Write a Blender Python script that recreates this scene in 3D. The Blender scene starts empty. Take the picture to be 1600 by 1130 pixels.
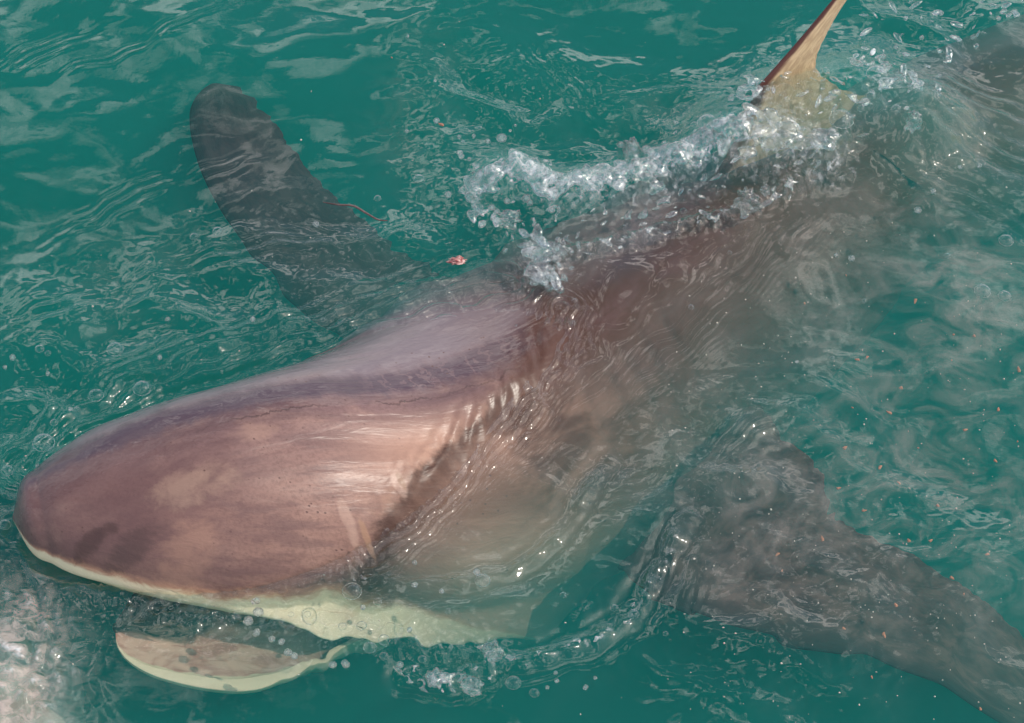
import bpy, math, random
import numpy as np
from mathutils import Vector

R = math.radians
random.seed(7)
rng = np.random.default_rng(7)
S = bpy.context.scene
COL = S.collection

# ------------------------------------------------------------------ camera
PITCH, DIST = R(52), 5.0
FWD = np.array([0, math.cos(PITCH), -math.sin(PITCH)])
UPV = np.array([0, math.sin(PITCH), math.cos(PITCH)])
CAM = -FWD * DIST
cd = bpy.data.cameras.new('camera')
cd.lens, cd.sensor_width, cd.clip_start, cd.clip_end = 90, 36, .05, 2000
cam = bpy.data.objects.new('camera', cd)
cam.location = CAM
cam.rotation_euler = (math.pi / 2 - PITCH, 0, 0)
COL.objects.link(cam)
S.camera = cam

# ------------------------------------------------------------------ sky, sun, exposure
SUN_AZ, SUN_EL = R(92), R(47)          # azimuth clockwise from +Y (the way the camera faces)
w = bpy.data.worlds.new('World'); S.world = w; w.use_nodes = True
nt = w.node_tree
sky = nt.nodes.new('ShaderNodeTexSky')
sky.sky_type = 'NISHITA'; sky.sun_disc = False
sky.sun_elevation, sky.sun_rotation = SUN_EL, SUN_AZ
sky.air_density, sky.dust_density, sky.ozone_density = 1.0, 2.0, 1.0
bg = nt.nodes['Background']; bg.inputs['Strength'].default_value = .12
def wn(kind, **ins):
    n_ = nt.nodes.new('ShaderNode' + kind)
    for k_, v_ in ins.items():
        k_ = int(k_[1:]) if k_[0] == 'i' and k_[1:].isdigit() else k_.replace('_', ' ')
        if isinstance(v_, bpy.types.NodeSocket): nt.links.new(v_, n_.inputs[k_])
        else: n_.inputs[k_].default_value = v_
    return n_
# broken cloud spread evenly over the whole sky, flat layer seen from below
wtc = wn('TexCoord').outputs['Generated']
wsep = wn('SeparateXYZ', Vector=wtc)
wz = nt.nodes.new('ShaderNodeMath'); wz.operation = 'MAXIMUM'; nt.links.new(wsep.outputs[2], wz.inputs[0]); wz.inputs[1].default_value = 0.0
wz2 = nt.nodes.new('ShaderNodeMath'); wz2.operation = 'ADD'; nt.links.new(wz.outputs[0], wz2.inputs[0]); wz2.inputs[1].default_value = .12
wdv = nt.nodes.new('ShaderNodeVectorMath'); wdv.operation = 'DIVIDE'; nt.links.new(wtc, wdv.inputs[0]); nt.links.new(wz2.outputs[0], wdv.inputs[1])
wno = wn('TexNoise', Vector=wdv.outputs[0], Scale=2.8, Detail=4.0, Roughness=.5, Distortion=.3)
wmr = nt.nodes.new('ShaderNodeMapRange'); wmr.interpolation_type = 'SMOOTHSTEP'
nt.links.new(wno.outputs[0], wmr.inputs[0]); wmr.inputs[1].default_value = .49; wmr.inputs[2].default_value = .62
wmx = nt.nodes.new('ShaderNodeMix'); wmx.data_type = 'RGBA'
nt.links.new(wmr.outputs[0], wmx.inputs[0]); nt.links.new(sky.outputs[0], wmx.inputs[6]); wmx.inputs[7].default_value = (16.0, 15.7, 15.8, 1)
wn2 = wn('TexNoise', Vector=wdv.outputs[0], Scale=7.0, Detail=4.0, Roughness=.6, Distortion=.5)
wm2 = nt.nodes.new('ShaderNodeMapRange'); nt.links.new(wn2.outputs[0], wm2.inputs[0])
for k_, v_ in ((1, .30), (2, .70), (3, 7.0), (4, 24.0)): wm2.inputs[k_].default_value = v_
wcl = nt.nodes.new('ShaderNodeVectorMath'); wcl.operation = 'SCALE'; wcl.inputs[0].default_value = (1, .98, .985)
nt.links.new(wm2.outputs[0], wcl.inputs['Scale']); nt.links.new(wcl.outputs[0], wmx.inputs[7])
nt.links.new(wmx.outputs[2], bg.inputs['Color'])
sl = bpy.data.lights.new('sun', 'SUN')
sl.energy, sl.angle, sl.color = 3.0, R(.5), (1, .93, .82)
sun = bpy.data.objects.new('sun', sl)
sd = Vector((math.sin(SUN_AZ) * math.cos(SUN_EL), math.cos(SUN_AZ) * math.cos(SUN_EL), math.sin(SUN_EL)))
sun.rotation_euler = (-sd).to_track_quat('-Z', 'Y').to_euler()
sun.location = sd * 20
COL.objects.link(sun)
vs = S.view_settings
vs.view_transform, vs.look, vs.gamma, vs.use_curve_mapping, vs.exposure = 'Standard', 'None', 1, False, 0.0
cy = S.cycles
cy.max_bounces, cy.diffuse_bounces, cy.glossy_bounces, cy.transmission_bounces = 14, 2, 3, 10
cy.transparent_max_bounces, cy.volume_bounces = 24, 1
cy.use_denoising = True
try:
    cy.denoiser = 'OPENIMAGEDENOISE'
    cy.denoising_input_passes = 'RGB_ALBEDO_NORMAL'
except Exception:
    pass
cy.sample_clamp_indirect, cy.sample_clamp_direct = 4, 14
cy.use_adaptive_sampling = False

# ------------------------------------------------------------------ numpy helpers
def P(u, v, z=0.0):
    """point of the plane at height z seen at photograph pixel u, v (1600 x 1130)"""
    u, v = np.asarray(u, float), np.asarray(v, float)
    dx, dy = (u - 800) / 800 * .2, (565 - v) / 800 * .2
    d = FWD + dx[..., None] * np.array([1, 0, 0]) + dy[..., None] * UPV
    t = (np.asarray(z) - CAM[2]) / d[..., 2]
    return CAM + d * t[..., None]

def hash2(ix, iy, seed):
    h = (ix * 374761393 + iy * 668265263 + seed * 144269504 + 1013904223) & 0xFFFFFFFF
    h = ((h ^ (h >> 13)) * 1274126177) & 0xFFFFFFFF
    h = ((h ^ (h >> 16)) * 2246822519) & 0xFFFFFFFF
    return (h ^ (h >> 15)) & 0xFFFFFFFF

def noise(x, y, seed=0):
    """gradient noise, about -1..1"""
    x0, y0 = np.floor(x), np.floor(y)
    ix, iy = x0.astype(np.int64), y0.astype(np.int64)
    fx, fy = x - x0, y - y0
    u, v = fx * fx * fx * (fx * (fx * 6 - 15) + 10), fy * fy * fy * (fy * (fy * 6 - 15) + 10)
    def g(dx, dy):
        a = hash2(ix + dx, iy + dy, seed) * (2 * np.pi / 4294967296.0)
        return np.cos(a) * (fx - dx) + np.sin(a) * (fy - dy)
    return 1.5 * ((g(0, 0) * (1 - u) + g(1, 0) * u) * (1 - v) + (g(0, 1) * (1 - u) + g(1, 1) * u) * v)

def fbm(x, y, seed=0, octv=4, gain=.5, lac=2.03):
    a, s, f = 1.0, 0.0, 1.0
    for k in range(octv):
        s = s + a * noise(x * f, y * f, seed + 17 * k)
        a *= gain; f *= lac
    return s

def ridged(x, y, seed=0, octv=3, gain=.5):
    a, s, f = 1.0, 0.0, 1.0
    for k in range(octv):
        s = s + a * (1 - np.minimum(1, np.abs(noise(x * f, y * f, seed + 31 * k)) * 2.2))
        a *= gain; f *= 2.1
    return s

def sstep(a, b, x):
    t = np.clip((x - a) / (b - a), 0, 1)
    return t * t * (3 - 2 * t)

def seg_dist(x, y, pts):
    """distance to a polyline, and the fraction of its length at the nearest point"""
    best = np.full(x.shape, 1e9); fr = np.zeros(x.shape)
    pts = np.asarray(pts, float)[:, :2]
    L = np.r_[0, np.cumsum(np.linalg.norm(np.diff(pts, axis=0), axis=1))]
    for i in range(len(pts) - 1):
        a, b = pts[i], pts[i + 1]; ab = b - a
        t = np.clip(((x - a[0]) * ab[0] + (y - a[1]) * ab[1]) / (ab @ ab), 0, 1)
        d = np.hypot(x - a[0] - t * ab[0], y - a[1] - t * ab[1])
        m = d < best
        best = np.where(m, d, best); fr = np.where(m, (L[i] + t * (L[i + 1] - L[i])) / L[-1], fr)
    return best, fr

def cat(xs, ys, t):
    """smooth (Catmull-Rom/Hermite) interpolation of columns ys over knots xs"""
    xs, ys, t = np.asarray(xs, float), np.asarray(ys, float), np.asarray(t, float)
    m = np.gradient(ys, xs, axis=0)
    i = np.clip(np.searchsorted(xs, t, side='right') - 1, 0, len(xs) - 2)
    h = (xs[i + 1] - xs[i]); u = (t - xs[i]) / h
    if ys.ndim > 1: h, u = h[..., None], u[..., None]
    return ((2 * u**3 - 3 * u**2 + 1) * ys[i] + (u**3 - 2 * u**2 + u) * h * m[i]
            + (-2 * u**3 + 3 * u**2) * ys[i + 1] + (u**3 - u**2) * h * m[i + 1])

def mesh_np(name, verts, faces, mat=None, parent=None, smooth=True, attrs=None):
    me = bpy.data.meshes.new(name)
    verts = np.ascontiguousarray(verts, np.float32)
    faces = np.ascontiguousarray(faces, np.int32)
    n, k = faces.shape
    me.vertices.add(len(verts)); me.vertices.foreach_set('co', verts.ravel())
    me.loops.add(n * k); me.loops.foreach_set('vertex_index', faces.ravel())
    me.polygons.add(n)
    me.polygons.foreach_set('loop_start', np.arange(0, n * k, k, dtype=np.int32))
    try: me.polygons.foreach_set('loop_total', np.full(n, k, np.int32))
    except Exception: pass
    me.update(calc_edges=True)
    if smooth: me.polygons.foreach_set('use_smooth', np.ones(n, bool))
    for an, av in (attrs or {}).items():
        av = np.asarray(av, np.float32)
        if av.ndim == 1:
            me.attributes.new(an, 'FLOAT', 'POINT').data.foreach_set('value', av)
        else:
            me.attributes.new(an, 'FLOAT_VECTOR', 'POINT').data.foreach_set('vector', np.ascontiguousarray(av).ravel())
    if mat: me.materials.append(mat)
    o = bpy.data.objects.new(name, me); COL.objects.link(o)
    if parent: o.parent = parent
    return o

def grid_faces(nu, nv, wrap=False, off=0):
    """quads of an nu x nv vertex grid (v fastest); wrap closes v"""
    a = np.arange(nu * nv).reshape(nu, nv)
    if wrap: a = np.c_[a, a[:, :1]]
    return np.stack([a[:-1, :-1], a[1:, :-1], a[1:, 1:], a[:-1, 1:]], -1).reshape(-1, 4) + off

def tag(o, label=None, cat_=None, group=None, kind=None):
    if label: o['label'] = label
    if cat_: o['category'] = cat_
    if group: o['group'] = group
    if kind: o['kind'] = kind
    return o

class NT:
    """small node-tree writer"""
    def __init__(s, name):
        s.m = bpy.data.materials.new(name); s.m.use_nodes = True
        s.t = s.m.node_tree; s.t.nodes.clear()
        s.out = s.t.nodes.new('ShaderNodeOutputMaterial')
    def n(s, kind, **kw):
        nd = s.t.nodes.new('ShaderNode' + kind)
        ins = kw.pop('ins', {})
        for k, v in kw.items(): setattr(nd, k, v)
        for k, v in ins.items(): s.set(nd, k, v)
        return nd
    def set(s, nd, k, v):
        sock = nd.inputs[k]
        if hasattr(v, 'outputs'): v = v.outputs[0]
        if isinstance(v, bpy.types.NodeSocket): s.t.links.new(v, sock)
        else: sock.default_value = v
    def attr(s, name, vec=False):
        a = s.n('Attribute', attribute_name=name)
        return a.outputs['Vector' if vec else 'Fac']
    def math(s, op, a, b=None, c=None, clamp=False):
        nd = s.n('Math', operation=op, use_clamp=clamp)
        for i, v in enumerate((a, b, c)):
            if v is not None: s.set(nd, i, v)
        return nd.outputs[0]
    def mapr(s, v, a, b, c=0., d=1., smooth=True):
        nd = s.n('MapRange', interpolation_type='SMOOTHSTEP' if smooth else 'LINEAR')
        for i, q in enumerate((v, a, b, c, d)): s.set(nd, i, q)
        return nd.outputs[0]
    def mix(s, fac, a, b, blend='MIX'):
        nd = s.n('Mix', data_type='RGBA', blend_type=blend, clamp_factor=True)
        s.set(nd, 0, fac)
        for i, v in ((6, a), (7, b)):
            s.set(nd, i, (*v, 1) if isinstance(v, tuple) and len(v) == 3 else v)
        return nd.outputs[2]
    def noise(s, vec, scale, detail=4, rough=.55, dist=0., fac=True):
        nd = s.n('TexNoise', ins={'Vector': vec, 'Scale': scale, 'Detail': detail, 'Roughness': rough, 'Distortion': dist})
        return nd.outputs[0 if fac else 1]
    def vmul(s, v, k):
        nd = s.n('VectorMath', operation='MULTIPLY'); s.set(nd, 0, v); s.set(nd, 1, k); return nd.outputs[0]
    def vadd(s, v, k):
        nd = s.n('VectorMath', operation='ADD'); s.set(nd, 0, v); s.set(nd, 1, k); return nd.outputs[0]


# ------------------------------------------------------------------ shark's shape (numbers only; the meshes come after the water)
#            x      y     ridge_z  half_w  side_z  bottom_z  roll
ST = np.array([
    [-.918, -.406,  .056,  .004,  .051,  .047, 10],
    [-.900, -.402,  .096,  .060,  .042,  .000, 10],
    [-.860, -.392,  .122,  .106,  .028, -.025, 10],
    [-.785, -.374,  .146,  .158,  .004, -.050, 10],
    [-.660, -.338,  .166,  .222, -.040, -.090,  9],
    [-.430, -.240,  .158,  .296, -.130, -.190,  4],
    [-.180, -.098,  .070,  .345, -.232, -.360, -6],
    [ .070,  .075, -.004,  .360, -.275, -.480, -5],
    [ .320,  .310, -.026,  .335, -.320, -.540,  0],
    [ .545,  .520, -.048,  .285, -.320, -.520,  0],
    [ .810,  .730, -.085,  .235, -.330, -.480,  0],
    [1.230,  .970, -.110,  .235, -.290, -.460,  0],
    [1.850, 1.220, -.160,  .190, -.300, -.440,  0],
    [2.500, 1.420, -.380,  .070, -.410, -.450,  0]])
SK = np.r_[0, np.cumsum(np.linalg.norm(np.diff(ST[:, :2], axis=0), axis=1))]
def station(s):
    return cat(SK, ST, s)

# ------------------------------------------------------------------ water surface
def blob(x, y, u, v, ru, rv, ang=0):
    """soft spot centred where photograph pixel u, v meets the water; radii in centimetres"""
    c = P(u, v); a = R(ang); dx, dy = x - c[0], y - c[1]
    p, q = dx * math.cos(a) + dy * math.sin(a), -dx * math.sin(a) + dy * math.cos(a)
    return np.exp(-(p / (ru * .01)) ** 2 - (q / (rv * .01)) ** 2)

def way(*uv):
    return np.array([P(u, v) for u, v in uv])

def ripple(x, y, u, v, ru, rv, ang, wl, amp, seed):
    """a packet of short parallel waves"""
    c = P(u, v); a = R(ang); dx, dy = x - c[0], y - c[1]
    q = -dx * math.sin(a) + dy * math.cos(a)
    p = dx * math.cos(a) + dy * math.sin(a)
    q = q + .02 * noise(p * 6, q * 2, seed) + .5 * p * p
    q = q + .012 * noise(p * 15 + 3, q * 4, seed + 5)
    gain = np.clip(.55 + .9 * noise(p * 7, q * 9, seed + 9), 0, 1.3)
    return amp * gain * np.exp(-(p / (ru * .01)) ** 2 - (q / (rv * .006)) ** 2) * np.sin(2 * np.pi * q / (wl * .01) * (1 + .3 * q / (rv * .01)))

AX_S = np.linspace(0, SK[-1], 90)
AX_Q = station(AX_S)
def over_shark(x, y):
    """axis parameter, signed lateral offset (left positive), height of the back above still water, distance outside the flanks"""
    best = np.full(x.shape, 1e9); s = np.zeros(x.shape); lat = np.zeros(x.shape)
    for i in range(len(AX_Q) - 1):
        a, b = AX_Q[i, :2], AX_Q[i + 1, :2]; ab = b - a; l2 = ab @ ab
        t = np.clip(((x - a[0]) * ab[0] + (y - a[1]) * ab[1]) / l2, 0, 1)
        ex, ey = x - a[0] - t * ab[0], y - a[1] - t * ab[1]
        d = ex * ex + ey * ey
        m = d < best
        best = np.where(m, d, best)
        s = np.where(m, AX_S[i] + t * (AX_S[i + 1] - AX_S[i]), s)
        lat = np.where(m, np.sign(ex * ab[1] - ey * ab[0]) * np.sqrt(d), lat)
    q = station(np.clip(s, 0, SK[-1]).ravel()).reshape(x.shape + (7,))
    wd = np.maximum(q[..., 3], 1e-3) * np.where(lat < 0, 1 - .26 * sstep(.12, .45, s) * sstep(1.0, .55, s), 1)
    k = np.clip(lat / wd, -1, 1)
    top = q[..., 4] + (q[..., 2] - q[..., 4]) * np.sqrt(1 - k * k) + lat * np.sin(np.radians(q[..., 6]))
    out = np.maximum(np.abs(lat) - wd, 0)
    top = top - out * 1.2
    return s, lat, top, out

CREST = way((742, 300), (800, 285), (870, 315), (960, 300), (1040, 275), (1120, 262), (1200, 255), (1290, 262))
SKIRT = way((745, 330), (800, 390), (870, 410), (960, 385), (1080, 352), (1170, 330), (1250, 290), (1310, 250))
LIP_A = way((585, 905), (640, 925), (720, 915), (800, 893), (850, 858), (890, 815), (920, 765), (950, 720))
LIP_B = way((640, 1055), (700, 1062), (770, 1035), (850, 1025), (930, 1000), (985, 965), (1030, 890), (1075, 810))
CHIN = way((140, 925), (220, 960), (320, 968), (430, 975), (560, 985), (680, 1010), (760, 1030))
CHIN_B = np.array([P(u, v, -.09) for u, v in ((545, 985), (560, 990), (580, 995), (620, 1005), (700, 1008), (800, 985), (870, 950))])
FAR_EDGE = way((40, 735), (120, 668), (250, 605), (400, 560), (560, 510), (680, 465), (790, 440))
CREASE = way((878, 480), (858, 545), (815, 610), (765, 680), (705, 755), (645, 825), (580, 868))
FINC = way((1160, 225), (1240, 195), (1330, 185), (1420, 215))

def water_h(x, y):
    s, lat, top, out = over_shark(x, y)
    wx, wy = x + .03 * noise(x * 5, y * 5, 40), y + .03 * noise(x * 5, y * 5, 41)
    # long swell and the patches of mild slope that catch the sky
    h = .016 * noise(x * 1.5 + 3, y * 1.9, 1) + .012 * noise(wx * 3.2, wy * 4.0, 2)
    h += .0012 * fbm(wx * 8, wy * 11, 3, 2)
    # where the water is stirred up
    stir = (.9 * blob(x, y, 120, 560, 26, 20) + .8 * blob(x, y, 330, 430, 30, 14, 20) + .9 * blob(x, y, 420, 520, 30, 12, 15)
            + 1.0 * blob(x, y, 690, 150, 10, 34) + .7 * blob(x, y, 800, 180, 16, 22) + .9 * blob(x, y, 1000, 180, 30, 12)
            + 1.2 * blob(x, y, 1480, 60, 22, 12) + 1.2 * blob(x, y, 1480, 260, 26, 16, -20) + 1.3 * blob(x, y, 1080, 720, 26, 14, 25)
            + .9 * blob(x, y, 1180, 860, 22, 22) + .7 * blob(x, y, 1200, 1050, 22, 12) + .7 * blob(x, y, 800, 960, 32, 9)
            + .6 * blob(x, y, 1400, 760, 22, 26) + 1.0 * blob(x, y, 30, 1050, 9, 16) + .5 * blob(x, y, 1500, 960, 18, 16)
            + .9 * blob(x, y, 40, 680, 10, 14) + .8 * blob(x, y, 600, 410, 18, 10, 20))
    stir = np.minimum(stir, 1.4) + .05
    calm = np.clip(1 - 1.0 * blob(x, y, 330, 90, 36, 22) - .9 * blob(x, y, 170, 250, 24, 14) - .8 * blob(x, y, 100, 980, 6, 14), .15, 1)
    over = sstep(-.10, -.02, top) * (out <= 0)
    f1 = ridged(wx * 7.5 + 1.5 * wy, wy * 10, 7, 3)
    f2 = fbm(wx * 15 + .8 * noise(x * 8, y * 8, 60), wy * 22, 8, 3)
    f1s = 1 - np.sqrt(noise(wx * 4.6 + 1.2 * wy + 5, wy * 6.4, 57) ** 2 + .02) * 2
    h += stir * calm * (1 - .35 * over) * (.0150 * f1s + .0026 * f1 + .0009 * f2)
    h += stir * calm * (.0001 + .0007 * sstep(.1, .6, noise(x * 5, y * 6, 58))) * fbm(x * 55, y * 65, 9, 2)
    # short wave trains on the calm part
    for k, (u, v, ru, rv, an, wl, am) in enumerate(((45, 100, 10, 4.5, 38, 2.0, .0020), (190, 85, 11, 2.6, 27, 1.5, .0016), (300, 30, 9, 2.6, 38, 1.4, .0016),
                                        (230, 300, 16, 5, 30, 2.6, .0022), (120, 470, 14, 6, 28, 3.0, .0028), (400, 400, 16, 6, 12, 3.2, .0026),
                                        (1490, 150, 20, 9, -20, 4.2, .0070), (1500, 235, 20, 9, -22, 4.6, .0080), (1480, 310, 16, 8, -24, 3.8, .0060), (1110, 160, 14, 5, -8, 2.6, .0030),
                                        (870, 130, 10, 8, -60, 2.6, .0020), (1150, 700, 14, 7, 40, 2.2, .0026), (1060, 900, 5, 12, 65, 1.6, .0020),
                                        (640, 360, 9, 3, 30, 1.6, .0018), (360, 545, 14, 3.5, 24, 1.6, .0022), (560, 475, 12, 3.5, 26, 1.5, .0022))):
        h += ripple(x, y, u, v, ru, rv, an, wl, am, 70 + k)
    # waves shed from the waterline of the head
    ring = np.exp(-np.maximum(-top, 0) / .035) * (top < .02)
    h += ring * .0034 * np.sin(2 * np.pi * (top / .011 + .8 * noise(x * 14, y * 14, 12))) * sstep(0, .02, -top)
    h += .010 * np.exp(-np.maximum(-top, 0) / .02) * (top < .03) * (s < 1.0)
    dcr, fcr = seg_dist(x, y, CREASE)
    dcr_s = dcr + .010 * noise(x * 16, y * 16, 35)
    h += np.exp(-(dcr / .055) ** 2) * (.0042 * np.sin(2 * np.pi * dcr_s / .017 + 2.2 * noise(x * 10, y * 10, 36)) + .0045 * ridged(x * 22 + 9 * y, y * 22, 37, 2))
    dfe, ffe = seg_dist(x + .012 * noise(x * 12, y * 12, 45), y + .012 * noise(x * 12, y * 12, 46), FAR_EDGE)
    h += np.exp(-((dfe - .02) / .055) ** 2) * (.0065 * np.sin(2 * np.pi * dfe / .032 + 2.5 * noise(x * 9, y * 9, 47)) + .0040 * ridged(x * 18, y * 22, 48, 2))
    # the breaking crest beside the back, the wave over the dorsal fin, the lips of the bow wave
    d, f = seg_dist(x, y, CREST)
    env = sstep(0, .06, f) * (1 - .5 * sstep(.7, 1, f))
    cn = ridged(x * 20, y * 24, 20, 3)
    cs_ = 1 - np.sqrt(noise(x * 9 + 2 * y, y * 12, 34) ** 2 + .02) * 1.6
    h += env * np.exp(-(d / .050) ** 2) * (.040 + .022 * cs_ + .008 * cn)
    d2, f2_ = seg_dist(x, y, SKIRT)
    h += sstep(0, .05, f2_) * np.exp(-(d2 / .022) ** 2) * (.010 + .010 * ridged(x * 34, y * 40, 21, 2))
    band = np.exp(-(np.minimum(d, d2) / .06) ** 2)
    h += band * .0028 * fbm(x * 30, y * 34, 22, 3)
    d3, f3 = seg_dist(x, y, FINC)
    h += .098 * np.exp(-(d3 / .12) ** 2) + np.exp(-(d3 / .13) ** 2) * (.008 * ridged(x * 16, y * 20, 23, 3) + .003 * fbm(x * 34, y * 38, 24, 2))
    for pts, am, wdt, sd_ in ((LIP_A, .010, .013, 25), (LIP_B, .013, .014, 26)):
        dd, ff = seg_dist(x + .008 * noise(x * 18, y * 18, sd_), y + .008 * noise(x * 18, y * 18, sd_ + 5), pts)
        h += am * np.exp(-(dd / wdt) ** 2) * sstep(0, .08, ff) * (1 - sstep(.9, 1, ff)) * (.55 + .6 * noise(x * 30, y * 30, sd_ + 9))
        h -= .5 * am * np.exp(-((dd - .028) / .016) ** 2)
    d4, f4 = seg_dist(x, y, CHIN)
    h += np.exp(-(d4 / .045) ** 2) * (.0085 * ridged(x * 26 + y * 10, y * 34, 27, 3) + .0025 * fbm(x * 48, y * 60, 28, 2))
    # scalloped ripples above the pale lump
    lump = blob(x, y, 40, 1040, 9, 17)
    h += lump * .0150 * np.abs(np.sin(x * 75 + 3 * noise(x * 12, y * 12, 29))) * np.abs(np.sin(y * 60 + 2.5 * noise(x * 10, y * 10, 30)))
    return h

# ------------------------------------------------------------------ materials
def schlick(N, f0, power, normal=None):
    lw = N.n('LayerWeight', ins={'Blend': .5})
    if normal is not None: N.set(lw, 'Normal', normal)
    return N.math('MULTIPLY_ADD', N.math('POWER', lw.outputs['Facing'], power), 1 - f0, f0)

def water_mat():
    N = NT('sea_water')
    tc = N.n('TexCoord').outputs['Object']
    bump = N.n('Bump', ins={'Strength': .07, 'Distance': .003, 'Height': N.noise(tc, 50, 2, .5)}).outputs[0]
    fres = schlick(N, .055, 3.8, bump)
    gl = N.n('BsdfGlossy', ins={'Color': (1, 1, 1, 1), 'Roughness': .04, 'Normal': bump})
    tr = N.n('BsdfTransparent', ins={'Color': (1, 1, 1, 1)})
    mx = N.n('MixShader'); N.set(mx, 0, fres); N.set(mx, 1, tr); N.set(mx, 2, gl)
    # milky film drifting on the water and beaten white foam, both partly painted reflection
    wispy = N.noise(N.vmul(tc, (1, 1.3, 1)), 9, 6, .62, 1.4)
    film = N.math('MULTIPLY', N.attr('film'), N.mapr(wispy, .36, .74), clamp=True)
    df = N.n('BsdfDiffuse', ins={'Color': (.40, .37, .35, 1)})
    dt = N.n('BsdfTranslucent', ins={'Color': (.40, .37, .35, 1)})
    m1 = N.n('MixShader'); N.set(m1, 0, .35); N.set(m1, 1, df); N.set(m1, 2, dt)
    m2 = N.n('MixShader'); N.set(m2, 0, film); N.set(m2, 1, mx); N.set(m2, 2, m1)
    fo = N.noise(tc, 60, 5, .7, .8)
    foam_and_glints = N.math('MULTIPLY', N.attr('foam_and_glints'), N.mapr(fo, .42, .62), clamp=True)
    fb = N.n('BsdfPrincipled', ins={'Base Color': (.80, .82, .84, 1), 'Roughness': .25, 'Normal': bump})
    m3 = N.n('MixShader'); N.set(m3, 0, foam_and_glints); N.set(m3, 1, m2); N.set(m3, 2, fb)
    fr = N.math('MULTIPLY', N.attr('froth'), N.mapr(N.noise(N.vmul(tc, (1, 1.4, 1)), 34, 6, .68, 1.0), .34, .66), clamp=True)
    fd = N.n('BsdfDiffuse', ins={'Color': (.80, .64, .60, 1)})
    ft = N.n('BsdfTranslucent', ins={'Color': (.80, .64, .60, 1)})
    fg = N.n('MixShader'); N.set(fg, 0, .4); N.set(fg, 1, fd); N.set(fg, 2, ft)
    m4 = N.n('MixShader'); N.set(m4, 0, fr); N.set(m4, 1, m3); N.set(m4, 2, fg)
    N.set(N.out, 'Surface', m4)
    sc = N.n('VolumeScatter', ins={'Color': (.010, .44, .385, 1), 'Density': 2.5, 'Anisotropy': 0.0})
    ab = N.n('VolumeAbsorption', ins={'Color': (.05, .50, .40, 1), 'Density': 2.2})
    ad = N.n('AddShader'); N.set(ad, 0, sc); N.set(ad, 1, ab)
    N.set(N.out, 'Volume', ad)
    return N.m

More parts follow.
